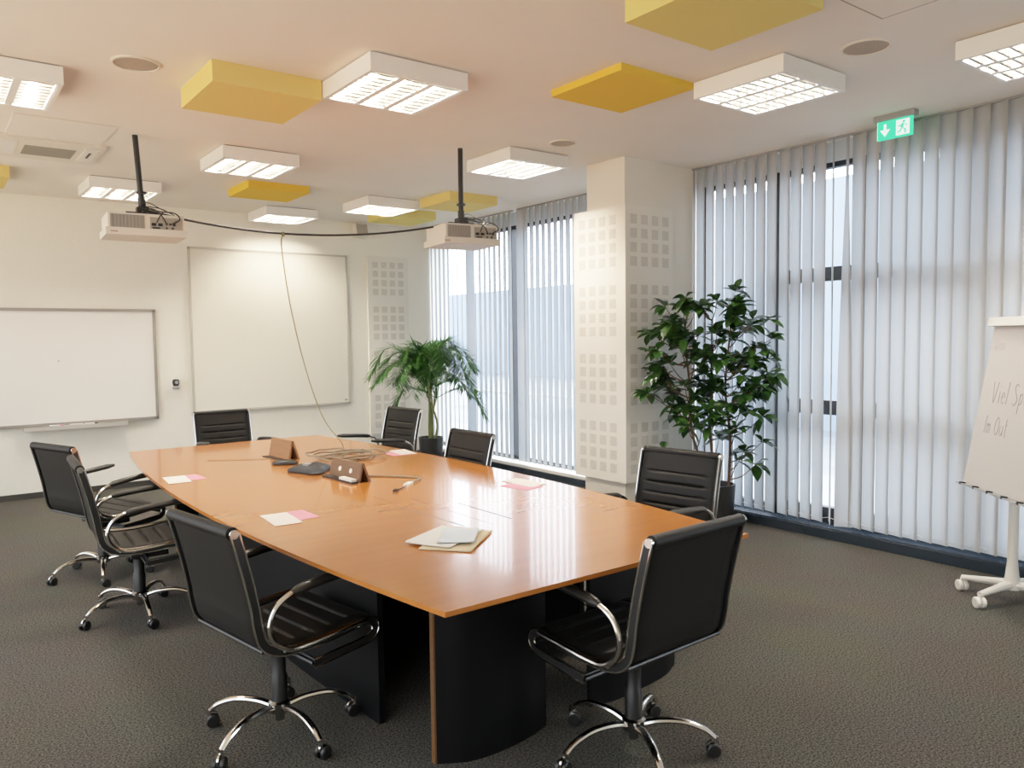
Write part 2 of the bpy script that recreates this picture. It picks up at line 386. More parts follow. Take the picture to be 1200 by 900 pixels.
# ------------------------------------------------------------------ ceiling lamps
def lamp(label, x0, y0):
    t = thing('ceiling_lamp', label, 'ceiling lamp', (x0 + .3, y0 + .3, H), 0, 'square louvred ceiling lamps')
    return t
def build_lamp(t):
    w = .304; zt = -.007; zb = -.100; th = .012
    bm = B()
    box(bm, -w, w, -w, -w + th, zb, zt); box(bm, -w, w, w - th, w, zb, zt)
    box(bm, -w, -w + th, -w + th, w - th, zb, zt); box(bm, w - th, w, -w + th, w - th, zb, zt)
    box(bm, -w + th, w - th, -w + th, w - th, zt - .008, zt)
    for a, b in ((-w, -w + .022), (w - .022, w)):
        box(bm, a, b, -w, w, zb - .003, zb); box(bm, -w, w, a, b, zb - .0035, zb)
    obj('housing', bm, M['louvre'], t, smooth=False)
    bm = B(); box(bm, -w + .02, w - .02, -w + .02, w - .02, zt, .0); obj('gap_shade', bm, M['shadow'], t, smooth=False)  # dark slab painted as the shade line between lamp and ceiling
    bm = B(); i = w - .022
    for k in range(4):                                   # long wedge dividers between the three troughs
        x = -i + 2 * i * k / 3; a = .020 if 0 < k < 3 else .008
        prism(bm, [(x - a, zb), (x + a, zb), (x + .004, zb + .066), (x - .004, zb + .066)], -i, i, 'y', 1)
    for j in range(9):                                   # cross blades
        y = -i + 2 * i * (j + .5) / 9
        for k in range(3):
            xa = -i + 2 * i * k / 3 + .012; xb = xa + 2 * i / 3 - .024
            prism(bm, [(y - .009, zb + .002), (y + .009, zb + .002), (y + .0015, zb + .045), (y - .0015, zb + .045)], xa, xb, 'x')
    obj('louvre', bm, [M['mirror'], M['louvre']], t, smooth=False)
    for k in range(3):
        x = -i + 2 * i * (k + .5) / 3
        bm = B(); tube(bm, [(x, -i + .01, zb + .072), (x, i - .01, zb + .072)], .012, 8); obj('fluorescent_tube', bm, M['tube'], t)
LAMPS = [('square louvred lamp at the left edge of the ceiling, cut by the frame', .09, 4.93),
         ('large square louvred lamp between the two nearest yellow ceiling panels', 1.945, 3.76),
         ('square louvred lamp left of the round grille by the exit sign', 3.745, 2.525),
         ('square louvred lamp cut by the right edge beside the exit sign', 4.345, 1.31),
         ('square louvred lamp above the right projector, nearest to the pillar', 3.77, 4.98),
         ('square louvred lamp between the two projector poles, behind the lemon panel', 1.925, 6.17),
         ('square louvred lamp behind the pole of the left projector', 1.29, 7.955),
         ('square louvred lamp close to the back wall above the wide screen', 3.155, 8.66),
         ('square louvred lamp left of the pair of yellow panels by the right projector', 3.81, 7.49)]
l0 = None
for lab, x0, y0 in LAMPS:
    if l0 is None: l0 = lamp(lab, x0, y0); build_lamp(l0)
    else: dup(l0, (x0 + .3, y0 + .3, H), 0, lab)

# ------------------------------------------------------------------ coloured acoustic baffles on the ceiling
def baffle(label, x0, y0, z0, m, w=.6, z1=H):
    bm = B(); box(bm, -w / 2, w / 2, -w / 2, w / 2, z0 - z1, 0); bevel(bm, .006, 2)
    o = obj('ceiling_panel', bm, M[m], None, ang=1.2); o.location = (x0 + w / 2, y0 + w / 2, z1)
    tag(o, label, 'ceiling panel', 'yellow acoustic ceiling panels')
baffle('thick lemon yellow panel left of the large square lamp', 1.315, 4.36, 2.985, 'yellow_apricot', .617)
baffle('thin orange yellow panel left of the lamp near the exit sign', 3.15, 3.14, 3.06, 'yellow_orange')
baffle('largest lemon yellow panel at the top edge of the picture', 2.588, 1.955, 2.998, 'yellow_lemon')
baffle('flat orange yellow panel in front of the back wall lamp, between the projectors', 2.53, 7.40, 3.03, 'yellow_orange')
baffle('yellow panel directly behind the pole of the right projector', 4.40, 6.84, 3.005, 'yellow_apricot')
baffle('pale yellow panel nearest the back corner, behind a square lamp', 4.38, 8.05, 3.0, 'yellow_lemon')
baffle('yellow panel at the far left edge of the ceiling, cut by the frame', .08, 7.92, 3.0, 'yellow_apricot')

# round ceiling grilles
for lab, x, y, r in (('round ceiling speaker grille at the left, near the thick lemon panel', 1.005, 4.665, .125),
                     ('round ceiling speaker grille at the right, above the exit sign', 4.04, 2.23, .125),
                     ('round ceiling speaker grille in front of the pillar', 4.06, 4.68, .11)):
    t = thing('ceiling_speaker', lab, 'ceiling speaker', (x, y, H), 0, 'round ceiling speaker grilles')
    bm = B(); lathe(bm, [(r, 0), (r, -.006), (r - .012, -.009), (r - .014, -.004)], 36); obj('rim', bm, M['ivory'], t)
    bm = B(); lathe(bm, [(r - .012, -.003), (r * .5, -.006), (0, -.007)], 36); obj('grille', bm, M['grille'], t)

# ceiling cassette (air conditioning)
t = thing('air_conditioner', 'flat ivory ceiling air unit with dark slot, left of the left projector', 'air conditioner', (.85, 6.72, H - .0015))
bm = B(); box(bm, -.29, .33, -.63, -.005, -.006, 0); obj('service_panel', bm, M['ceil'], t, smooth=False)
bm = B(); box(bm, -.42, .37, 0, .70, -.022, 0); bevel(bm, .006); obj('housing', bm, M['ivory'], t)
bm = B(); box(bm, -.15, .19, .20, .52, -.026, -.0205); obj('intake_grille', bm, M['vent'], t, smooth=False)
bm = B(); box(bm, -.37, -.20, .10, .56, -.027, -.02); bevel(bm, .003); obj('side_flap', bm, M['whiteplastic'], t)
bm = B(); box(bm, .24, .34, .10, .56, -.027, -.02); bevel(bm, .003); obj('side_flap', bm, M['whiteplastic'], t)
bm = B(); box(bm, .28, .295, .22, .40, -.031, -.026); obj('lever', bm, M['blackplastic'], t, smooth=False)
# access hatch
bm = B()
for a, b, c, d in ((3.20, 3.75, 1.985, 1.993), (3.742, 3.75, 1.45, 1.993), (3.20, 3.208, 1.45, 1.993), (3.20, 3.75, 1.45, 1.458)): box(bm, a, b, c, d, H - .002, H - .0002, 1)
box(bm, 3.21, 3.74, 1.46, 1.983, H - .003, H - .0002, 0)
tag(obj('ceiling_hatch', bm, [M['ceil'], M['grille']], smooth=False), 'flush square ceiling hatch at the top right edge', 'hatch')

# ------------------------------------------------------------------ exit sign
t = thing('exit_sign', 'glowing green exit sign hanging from the ceiling in front of the blind', 'exit sign', (5.42, 2.775, H))
bm = B(); box(bm, -.03, .03, -.145, .135, -.038, 0); bevel(bm, .006); obj('mount', bm, M['midgrey'], t)
bm = B(); box(bm, -.008, .008, -.122, .122, -.165, -.036); obj('sign_plate', bm, M['signgreen'], t, smooth=False)
bm = B()
X0 = -.0095
def yz(poly):                                            # local sign plane: u to the viewer's right (= -y), v up
    prism(bm, [(-u, v) for u, v in poly], X0 - .001, X0 + .001, 'x')
yz([(.012, -.153), (.104, -.153), (.104, -.05), (.012, -.05)])            # white doorway
yz([(-.074, -.06), (-.056, -.06), (-.056, -.1), (-.074, -.1)])            # arrow shaft
yz([(-.100, -.098), (-.030, -.098), (-.065, -.145)])                     # arrow head
yz([(-.119, -.163), (-.117, -.163), (-.117, -.04), (-.119, -.04)])
obj('pictogram', bm, M['signwhite'], t, smooth=False)
bm = B(); X0 = -.0115
yz([(.066 + .009 * cos(k * pi / 4), -.066 + .009 * sin(k * pi / 4)) for k in range(8)])   # running figure
yz([(.050, -.078), (.066, -.076), (.062, -.108), (.046, -.106)])
yz([(.060, -.106), (.050, -.100), (.072, -.124), (.072, -.146), (.081, -.146), (.081, -.120)])
yz([(.048, -.108), (.058, -.104), (.046, -.128), (.026, -.136), (.022, -.128), (.040, -.122)])
yz([(.064, -.080), (.068, -.086), (.088, -.096), (.091, -.090)])
yz([(.052, -.079), (.048, -.085), (.030, -.090), (.028, -.097), (.036, -.099), (.050, -.092)])
obj('running_figure', bm, M['signgreen'], t, smooth=False)

# ------------------------------------------------------------------ back wall fittings
# interactive whiteboard
t = thing('whiteboard', 'white board with grey frame on the left of the back wall', 'whiteboard', (1.2, YB, .745))
bx0, bx1, bz = -.94, .90, 1.205
bm = B(); box(bm, bx0, bx1, -.035, -.002, 0, bz); obj('board', bm, M['board'], t, smooth=False)
bm = B()
for a, b, c, d in ((bx0 - .005, bx1 + .005, -.006, .024), (bx0 - .005, bx1 + .005, bz - .024, bz + .006), (bx0 - .006, bx0 + .022, 0, bz), (bx1 - .022, bx1 + .006, 0, bz)):
    box(bm, a, b, -.048, -.002, c, d)
bevel(bm, .004); obj('frame', bm, M['alugrey'], t)
bm = B(); box(bm, -.377, .557, -.116, -.0485, -.037, -.010); box(bm, -.39, .57, -.125, -.117, -.044, -.004); box(bm, -.39, -.378, -.116, -.0485, -.044, -.002); box(bm, .558, .57, -.116, -.0485, -.044, -.002)
obj('pen_tray', bm, M['alu'], t, smooth=False)
bm = B(); lathe(bm, [(0, -.036), (.008, -.036), (.009, -.03), (.009, -.02)], 12, mtx=Matrix.Rotation(0, 3, 'X')); bmesh.ops.transform(bm, matrix=Matrix.Translation((-.03, -.006, .66)) @ Matrix.Rotation(R(-90), 4, 'X') @ Matrix.Translation((0, 0, .0)), verts=bm.verts)
bm.free()
bm = B(); prism(bm, [(-.045 + .007 * cos(k * pi / 5), .665 + .007 * sin(k * pi / 5)) for k in range(10)], -.0365, -.034, 'y'); obj('mark', bm, M['midgrey'], t)
for lab, x, m in (('red marker pen in the tray of the white board', 1.10, 'pink'), ('white marker pen in the middle of the board tray', 1.28, 'whiteplastic'), ('green marker pen in the tray of the white board', 1.42, 'leaf')):
    q = thing('marker_pen', lab, 'marker', (x, YB - .09, .7355), 0, 'marker pens in the tray')
    bm = B(); tube(bm, [(-.06, 0, .009), (.035, 0, .009)], .008, 8); obj('barrel', bm, M['whiteplastic'], q)
    bm = B(); tube(bm, [(.035, 0, .009), (.065, 0, .009)], .0086, 8); obj('cap', bm, M[m], q)
# projection screen
t = thing('projection_screen', 'large cream projection screen in the middle of the back wall', 'screen', (3.455, YB, .775))
w = .975; h = 1.895
bm = B(); box(bm, -w + .02, w - .02, -.026, -.002, .02, h - .02); obj('surface', bm, M['screen'], t, smooth=False)
bm = B()
for a, b, c, d in ((-w, w, 0, .022), (-w, w, h - .022, h), (-w, -w + .022, 0, h), (w - .022, w, 0, h)): box(bm, a, b, -.034, -.002, c, d)
obj('frame', bm, M['creamframe'], t, smooth=False)
bm = B(); box(bm, w - .075, w - .035, -.0275, -.0262, .035, .055); obj('maker_badge', bm, M['midgrey'], t, smooth=False)
# small wall camera
t = thing('wall_camera', 'small black and silver camera on the back wall between the boards', 'camera', (2.297, YB, 1.06))
bm = B(); lathe(bm, [(0, 0), (.034, 0), (.040, .012), (.036, .030), (.02, .04), (0, .041)], 20, o=(0, -.045, 0)); obj('base', bm, M['midgrey'], t)
bm = B(); lathe(bm, [(0, .038), (.03, .040), (.038, .065), (.038, .095), (.028, .112), (0, .116)], 20, o=(0, -.045, 0)); obj('head', bm, M['blackplastic'], t)
bm = B(); tube(bm, [(0, -.078, .078), (0, -.09, .078)], .018, 14); obj('lens', bm, M['midgrey'], t)
bm = B(); box(bm, -.02, .02, -.03, -.001, .01, .03); obj('bracket', bm, M['blackplastic'], t, smooth=False)
# wall speaker
t = thing('wall_speaker', 'small pale box speaker high on the back wall, right of the screen', 'speaker', (4.59, YB, 2.965))
mt = Matrix.Rotation(R(-14), 4, 'X')
bm = B(); box(bm, -.085, .085, -.16, -.05, -.085, .075); bevel(bm, .01); bmesh.ops.transform(bm, matrix=mt, verts=bm.verts); obj('cabinet', bm, M['ivory'], t)
bm = B(); box(bm, -.075, .075, -.164, -.159, -.075, .065); bmesh.ops.transform(bm, matrix=mt, verts=bm.verts); obj('grille', bm, M['grille'], t, smooth=False)
bm = B(); box(bm, -.02, .02, -.07, 0, -.02, .02); obj('bracket', bm, M['ivory'], t, smooth=False)

# ------------------------------------------------------------------ projectors
def projector(label, x, y, rz, lean, zb, W=.245):
    """zb = underside of the body; hangs from the ceiling on a black pole"""
    t = thing('projector', label, 'projector', (x, y, H), 0, 'white ceiling projectors')
    top = zb + .175 - H
    L = Vector((lean, 0, top + .06))
    bm = B(); tube(bm, [(0, 0, 0), L], .02, 12); obj('pole', bm, M['blackplastic'], t)
    bm = B(); tube(bm, [L + Vector((0, 0, .1)), L + Vector((0, 0, .115))], .036, 12); tube(bm, [L + Vector((0, 0, .06)), L], .026, 12)
    mt = Matrix.Translation((L.x, L.y, top)) @ Matrix.Rotation(rz, 4, 'Z')
    box(bm, -.11, .11, -.012, .012, .012, .026, 0, mt); box(bm, -.012, .012, -.11, .11, .012, .026, 0, mt); box(bm, -.04, .04, -.04, .04, .02, .06, 0, mt)
    for a, b in ((-.1, 0), (.1, 0), (0, -.1), (0, .1)): box(bm, a - .012, a + .012, b - .012, b + .012, -.01, .02, 0, mt)
    obj('mounting_bracket', bm, M['blackplastic'], t)
    # shell: flat back half with vent and sockets facing the camera (local -y), rounded belly
    bm = B(); D = .19
    box(bm, -W, W, -D, D, -.125, -.01); bevel(bm, .02, 3)
    n0 = len(bm.verts); bm2 = B(); box(bm2, -W - .015, W + .015, -D - .01, D + .02, -.165, -.115); bevel(bm2, .03, 4)
    me = bpy.data.meshes.new('tmp'); bm2.to_mesh(me); bm2.free(); bm.from_mesh(me); bpy.data.meshes.remove(me)
    bmesh.ops.transform(bm, matrix=mt, verts=bm.verts); body = obj('shell', bm, M['projwhite'], t)
    bm = B(); box(bm, -W + .015, -.015, -D - .004, -D + .01, -.116, -.022, 0, mt); 
    v = obj('vent_panel', bm, M['vent'], t, smooth=False)
    bm = B()
    for k in range(9): box(bm, -W + .02 + k * .0225, -W + .028 + k * .0225, -D - .008, -D - .003, -.114, -.024, 0, mt)
    obj('vent_ribs', bm, M['midgrey'], v, smooth=False)
    bm = B(); box(bm, .02, W - .012, -D - .004, -D + .01, -.117, -.030, 0, mt); s = obj('socket_panel', bm, M['sockets'], t, smooth=False)
    bm = B()
    for k, (u, ww, z, hh) in enumerate(((.045, .03, -.082, .02), (.088, .03, -.082, .02), (.13, .014, -.075, .014), (.155, .014, -.075, .014), (.18, .02, -.078, .018), (.06, .05, -.106, .01), (.13, .012, -.104, .012), (.17, .016, -.104, .014))):
        box(bm, u - ww / 2, u + ww / 2, -D - .009, -D - .003, z - hh / 2, z + hh / 2, 0, mt)
    obj('sockets', bm, M['blackplastic'], s, smooth=False)
    bm = B(); c = Vector((-.10, D + .01, -.08)); tube(bm, [mt @ c, mt @ (c + Vector((0, .04, 0)))], .045, 18); obj('lens', bm, M['blackplastic'], t)
    bm = B(); box(bm, -.236, -.19, -D - .013, -D - .008, -.150, -.138, 0, mt)
    obj('badge', bm, M['redbrown'], t, smooth=False)
    bm = B()
    def cab(P, r=.005): tube(bm, [mt @ p for p in crom(P, 6)], r, 6)
    cab([(0, -.03, .05), (.06, -.10, .04), (.10, -.20, -.02), (.13, -.215, -.085)])
    cab([(.01, -.02, .06), (.10, -.08, .03), (.19, -.17, .01), (.215, -.225, -.04), (.165, -.215, -.075)])
    cab([(.02, 0, .07), (.09, -.05, .06), (.14, -.12, .03), (.10, -.19, .0), (.06, -.215, -.07)], .004)
    cab([(-.03, -.02, .06), (.03, -.06, .09), (.12, -.06, .05), (.2, -.12, .0), (.19, -.21, -.06)], .0035)
    obj('leads', bm, M['cable'], t)
    return t, mt
pA, mA = projector('white projector hanging at the left, above the whiteboard', 1.325, 6.27, R(-4), .03, 2.345, .25)
pB, mB = projector('white projector hanging at the right, in front of the window blinds', 3.50, 5.28, R(-8), .0, 2.315, .222)

# black cable slung from one projector to the other
P1 = Vector((1.37, 6.25, 2.56)); P2 = Vector((3.48, 5.27, 2.52))
sag = []
for i in range(25):
    s = i / 24; p = P1.lerp(P2, s); p.z -= .14 * 4 * s * (1 - s); sag.append(p)
bm = B(); tube(bm, sag, .008, 8); tube(bm, [sag[0], sag[1], sag[2]], .0115, 8); tube(bm, [sag[-3], sag[-2]], .0115, 8)
tag(obj('slung_cable', bm, M['cable']), 'black cable slung in a shallow arc between the two projectors', 'cable')
# thin cable dropping to the table
hp = sag[10].copy()
TT = .75

# ------------------------------------------------------------------ conference table
tb = thing('conference_table', 'long boat-shaped cherry wood conference table on black curved supports', 'table', (2.03, 4.32, 0))
def half(y):  return .765 + .172 * (1 - (y / 2.28) ** 2)
out = []
N = 40
for i in range(N + 1): y = -2.285 + 4.57 * i / N; out.append((half(y), y))
out2 = [(-a, b) for a, b in reversed(out)]
poly = out + out2
bm = B()
prism(bm, poly, .733, TT, 'z'); bevel(bm, .004, 2, .8)
obj('tabletop', bm, M['wood'], tb, smooth=False)
bm = B(); prism(bm, [(x * .62, y * .90) for x, y in poly], .70, .7325, 'z'); obj('under_frame', bm, M['blacklam'], tb, smooth=False)
for s in (-1, 1):
    bm = B(); box(bm, -.553, -.541, s * 1.845 - .012, s * 1.845 + .012, 0, .722); obj('edge_strip', bm, M['woodbox'], tb, smooth=False)
# seams + cable slots inlaid in the top
bm = B()
for (a, b, c, d) in ((2.183, 3.362, 2.174, 2.911), (1.93, 3.048, 1.924, 2.925)):
    box(bm, a - 2.034, a - 2.026, d - 4.32, b - 4.32, TT - .003, TT + .0006)
obj('cable_slot', bm, M['blackplastic'], tb, smooth=False)
bm = B(); box(bm, -.1095, -.107, -1.30, -.52, TT - .003, TT + .0004); box(bm, .02, .0225, -1.45, -.70, TT - .003, TT + .0004)
obj('inlay_seam', bm, M['woodbox'], tb, smooth=False)
def curved_board(name, pts, z0, z1, th):
    """thin upright board following plan curve pts, black with cherry edges"""
    pts = crom([(a, b, 0) for a, b in pts], 8); fr = frames(pts)
    bm = B(); A = []; Bq = []
    for p, (t_, s, u) in zip(pts, fr):
        nrm = Vector((-t_.y, t_.x, 0))
        A.append((p + nrm * th / 2)); Bq.append((p - nrm * th / 2))
    poly = A + Bq[::-1]; n = len(A)
    lo = [bm.verts.new((p.x, p.y, z0)) for p in poly]; hi = [bm.verts.new((p.x, p.y, z1)) for p in poly]
    for i in range(2 * n):
        j = (i + 1) % (2 * n); face(bm, (lo[i], lo[j], hi[j], hi[i]), 0)
    for i in range(n - 1):
        face(bm, (lo[i], lo[i + 1], lo[2 * n - 2 - i], lo[2 * n - 1 - i])); face(bm, (hi[i], hi[i + 1], hi[2 * n - 2 - i], hi[2 * n - 1 - i]))
    return obj('support_board', bm, [M['blacklam'], M['wood']], tb)
for s in (-1, 1):
    yy_ = lambda y: s * (y)
    curved_board('n', [(-.54, s * 1.845), (-.45, s * 1.90), (-.37, s * 1.918), (-.28, s * 1.92), (-.15, s * 1.905), (-.04, s * 1.875)], 0, .722, .026)
    curved_board('n', [(.215, s * 1.87), (.35, s * 1.89), (.52, s * 1.88), (.70, s * 1.855), (.83, s * 1.80)], 0, .722, .026)
for s in (-1, 1):
    curved_board('n', [(s * .56, -1.45), (s * .60, -.8), (s * .615, 0), (s * .60, .6), (s * .57, 1.10)], 0, .722, .026)

# ------------------------------------------------------------------ chairs
PROF = [(-.300, .915), (-.276, .825), (-.250, .715), (-.232, .625), (-.222, .555), (-.203, .492), (-.152, .452), (-.07, .439), (.05, .441), (.17, .453), (.245, .459), (.283, .448), (.297, .42), (.28, .392), (.235, .378), (.12, .367), (.005, .357)]
def chair_parts():
    t = thing('office_chair', '', 'chair', (0, 0, 0), 0, 'black leather swivel chairs around the conference table')
    full = [Vector((x, 0, z)) for x, z in PROF]
    path = crom(full, 10)
    d = [0]
    for a, b in zip(path, path[1:]): d.append(d[-1] + (b - a).length)
    # index at the bend between back and seat, and at the end of the padded sling
    ib = min(range(len(path)), key=lambda i: (path[i] - Vector((-.19, 0, .475))).length)
    ie = min(range(len(path)), key=lambda i: (path[i] - Vector((.294, 0, .405))).length)
    def nrm(i):
        tt = (path[min(i + 1, len(path) - 1)] - path[max(i - 1, 0)]).normalized()
        return Vector((-tt.z, 0, tt.x)) * -1 if False else Vector((-tt.z, 0, tt.x))
    def sling(i0, i1, w, rib0, ribs, pitch):
        bm = B(); cols = [-1, -.96, -.80, -.74, -.4, 0, .4, .74, .80, .96, 1]; F = []; Bk = []
        # resample finely
        samp = []
        n = int((d[i1] - d[i0]) / .0065)
        for k in range(n + 1):
            s = d[i0] + (d[i1] - d[i0]) * k / n
            i = max(j for j in range(len(d)) if d[j] <= s + 1e-9); i = min(i, len(path) - 2)
            f = (s - d[i]) / (d[i + 1] - d[i]); p = path[i].lerp(path[i + 1], f); nn = nrm(i).lerp(nrm(i + 1), f).normalized()
            samp.append((s, p, nn))
        for s, p, nn in samp:
            fr_, bk = [], []
            g = 0
            q = (s - rib0) / pitch
            if -.3 < q < ribs - .7:
                dist = abs(q - round(q)) * pitch
                g = max(0, 1 - dist / .009)
            for c in cols:
                edge = 1 if abs(c) < .95 else (.75 if abs(c) < .99 else .3)
                gg = g if abs(c) < .78 else (0)
                fr_.append(bm.verts.new(p + nn * (.017 * edge - .013 * gg) + Vector((0, c * w / 2, 0))))
                bk.append(bm.verts.new(p - nn * (.012 * edge) + Vector((0, c * w / 2, 0))))
            F.append(fr_); Bk.append(bk)
        m = len(cols)
        for a, b in zip(F, F[1:]):
            for k in range(m - 1): face(bm, (a[k], a[k + 1], b[k + 1], b[k]))
        for a, b in zip(Bk, Bk[1:]):
            for k in range(m - 1): face(bm, (a[k + 1], a[k], b[k], b[k + 1]))
        for a, b, e, f in zip(F, F[1:], Bk, Bk[1:]):
            face(bm, (a[0], b[0], f[0], e[0])); face(bm, (b[-1], a[-1], e[-1], f[-1]))
        for a, b in ((F[0], Bk[0]), (F[-1], Bk[-1])):
            for k in range(m - 1): face(bm, (a[k], b[k], b[k + 1], a[k + 1]))
        return bm
    W = .49
    bm = sling(0, ib, W, d[0] + .115, 6, .062)
    top = path[0]
    tube(bm, [(top.x - .004, -W / 2, top.z + .004), (top.x - .004, W / 2, top.z + .004)], .024, 14)
    obj('backrest', bm, M['leather'], t, ang=.9)
    bm = sling(ib, ie, W, d[ib] + .075, 6, .082); obj('seat', bm, M['leather'], t, ang=.9)
    for s in (-1, 1):
        bm = B(); y = s * (W / 2 + .010); A = []
        for i, p in enumerate(path):
            n = nrm(i); a = .016
            A.append([bm.verts.new(p + n * u + Vector((0, y + v, 0))) for u, v in ((-a, -.006), (a, -.006), (a, .006), (-a, .006))])
        for a, b in zip(A, A[1:]):
            for k in range(4): face(bm, (a[k], a[(k + 1) % 4], b[(k + 1) % 4], b[k]))
        face(bm, A[0]); face(bm, A[-1][::-1])
        tube(bm, [p + nrm(i) * .016 + Vector((0, y + s * .004, 0)) for i, p in enumerate(path)], .0045, 6, 1)
        tube(bm, [p - nrm(i) * .016 + Vector((0, y + s * .004, 0)) for i, p in enumerate(path)], .0045, 6, 1)
        tube(bm, [(top.x - .004, y - s * .012, top.z + .004), (top.x - .004, y + s * .008, top.z + .004)], .017, 12, 1)
        obj('side_rail', bm, [M['blackplastic'], M['chrome']], t, ang=.7)
        # arm loop
        ya = s * (W / 2 + .034)
        bm = B(); loop = crom([(.235, .470), (.10, .459), (-.03, .449), (-.110, .454), (-.170, .495), (-.190, .555), (-.165, .620), (-.105, .658), (-.02, .672), (.14, .688), (.24, .697)], 7)
        tube(bm, [(p.x, ya, p.y) for p in [Vector((q.x, q.y)) for q in [Vector((v.x, v.y, 0)) for v in loop]]], .0105, 10)
        tube(bm, [(.225, ya, .468), (.225, s * W / 2, .458)], .008, 8); tube(bm, [(-.13, ya, .455), (-.13, s * W / 2, .45)], .008, 8)
        ar = obj('armrest', bm, M['chrome'], t)
        bm = B(); pad = crom([(-.095, .664), (-.02, .676), (.14, .691), (.262, .702)], 6); n = len(pad)
        tube(bm, [(p.x, ya, p.y) for p in [Vector((v.x, v.y, 0)) for v in [Vector((q[0], q[1], 0)) for q in pad]]],
             [.012 + .0095 * min(1, min(i, n - 1 - i) / 2.5) for i in range(n)], 12, flat=.85)
        obj('arm_pad', bm, M['padblack'], ar)
    # cross bar at the rear and under frame
    bm = B(); e = path[-1]; tube(bm, [(e.x, -W / 2 - .01, e.z), (e.x, W / 2 + .01, e.z)], .009, 8); tube(bm, [(.02, -W / 2, .362), (.02, W / 2, .362)], .009, 8)
    tube(bm, [(-.203, -W / 2 - .01, .462), (-.203, W / 2 + .01, .462)], .008, 8)
    obj('crossbar', bm, M['blackplastic'], t)
    bm = B(); box(bm, -.05, .15, -.085, .085, .35, .425); bevel(bm, .012); tube(bm, [(.02, -.09, .37), (.02, -.20, .365), (.02, -.23, .36)], .006, 6); obj('mechanism', bm, M['blackplastic'], t)
    bm = B(); lathe(bm, [(.034, .10), (.034, .24), (.029, .25), (.029, .33), (.024, .335), (.024, .36)], 20); obj('column', bm, M['blackplastic'], t)
    bm = B(); lathe(bm, [(0, .055), (.018, .055), (.020, .085), (.042, .092), (.045, .132), (.036, .14), (0, .14)], 20); obj('hub', bm, M['darkchrome'], t)
    for k in range(5):
        a = 2 * pi * k / 5; ca, sa = cos(a), sin(a)
        bm = B(); leg = crom([(.03, .112), (.10, .128), (.19, .128), (.265, .104), (.306, .073)], 6); n = len(leg)
        tube(bm, [(p.x * ca, p.x * sa, p.y) for p in [Vector((v.x, v.y)) for v in leg]], [.018 - .006 * i / (n - 1) for i in range(n)], 10, flat=.8)
        lg = obj('base_leg', bm, M['chrome'], t)
        bm = B(); cx, cy = .311 * ca, .311 * sa; b = a + (.9, 2.2, -1.1, .3, 1.7)[k]; ax = Vector((cos(b), sin(b), 0)); off = Vector((-sin(b), cos(b), 0)) * .012
        c0 = Vector((cx, cy, .027)) + off
        for s in (-1, 1):
            tube(bm, [c0 + ax * (s * .006), c0 + ax * (s * .009), c0 + ax * (s * .020), c0 + ax * (s * .023)], [.024, .0268, .0268, .023], 16)
        tube(bm, [(cx, cy, .05), (cx, cy, .078)], .0085, 8, 1)
        tube(bm, [c0 + ax * -.004 + Vector((0, 0, .014)), c0 + ax * .004 + Vector((0, 0, .014))], .024, 14, 1)
        obj('caster', bm, [M['blackplastic'], M['chrome']], lg)
    return t
chair = chair_parts()
CH = [((1.11, 3.07), 9.7, 'black swivel chair in the left foreground, nearest the table corner on its left side'),
      ((.975, 4.95), -3, 'black swivel chair at the left of the table, second from the camera, overlapping another chair'),
      ((.95, 5.95), 20, 'black swivel chair furthest back on the left, in front of the whiteboard'),
      ((2.26, 7.27), -90, 'black swivel chair at the far end of the table, in front of the screen'),
      ((3.38, 6.55), 187, 'black swivel chair at the far right of the table, in front of the palm'),
      ((2.80, 4.58), 181, 'black swivel chair pushed under the right side of the table, below the far window'),
      ((3.19, 2.96), 189, 'black swivel chair in front of the large leafy plant'),
      ((2.13, 2.07), 92, 'black swivel chair in the foreground at the near end of the table, seen from behind')]
BASE = [62, 52, 44, 10, 0, 30, -80, 27]
for i, ((x, y), a, lab) in enumerate(CH):
    if i == 0:
        c = chair; c.location = (x, y, 0); c.rotation_euler = (0, 0, R(a)); c['label'] = lab
    else:
        c = dup(chair, (x, y, 0), R(a), lab)
    for ch in c.children:                                # the star base turns freely under the seat
        if ch.name.startswith('base_leg'): ch.rotation_euler = (0, 0, R(BASE[i] - a))

# ------------------------------------------------------------------ things on the table
def wedge(label, corners, hgt, depth):
    """open cable box lid: wooden wedge; corners = front foot line (left, right), leaning back"""
    a, b = Vector((*corners[0], 0)), Vector((*corners[1], 0)); c = (a + b) / 2
    u = (b - a).normalized(); rz = math.atan2(u.y, u.x); w = (b - a).length / 2
    t = thing('cable_box', label, 'cable box', (c.x, c.y, TT), rz, 'wooden pop-up cable boxes on the table')
    lean = .35 * depth
    bm = B(); prism(bm, [(0, 0), (.012, 0), (lean + .008, hgt), (lean - .004, hgt)], -w, w, 'x', mtx=None); obj('front_flap', bm, M['woodbox'], t, smooth=False)
    bm = B(); prism(bm, [(lean - .002, hgt - .004), (lean + .012, hgt), (depth, 0), (depth - .014, 0)], -w, w, 'x'); obj('rear_flap', bm, M['woodbox'], t, smooth=False)
    return t, w, lean
def flap_fix(t):
    pass
t1, w1, ln = wedge('wooden cable box with open socket flap, right of the conference phone', ((2.005, 4.56), (2.03, 4.20)), .115, .085)
bm = B()
for k in (-.06, .07):
    prism(bm, [(k + .015 * cos(j * pi / 6), .062 + .015 * sin(j * pi / 6)) for j in range(12)], -.005, .006, 'y', mtx=Matrix.Rotation(-math.atan2(ln, .115), 4, 'X'))
obj('socket', bm, M['whiteplastic'], t1)
bm = B(); box(bm, -w1, w1, -.045, -.002, 0, .012); box(bm, .02, w1 - .01, -.04, -.006, .012, .026, 1); obj('socket_strip', bm, [M['blackplastic'], M['whiteplastic']], t1, smooth=False)
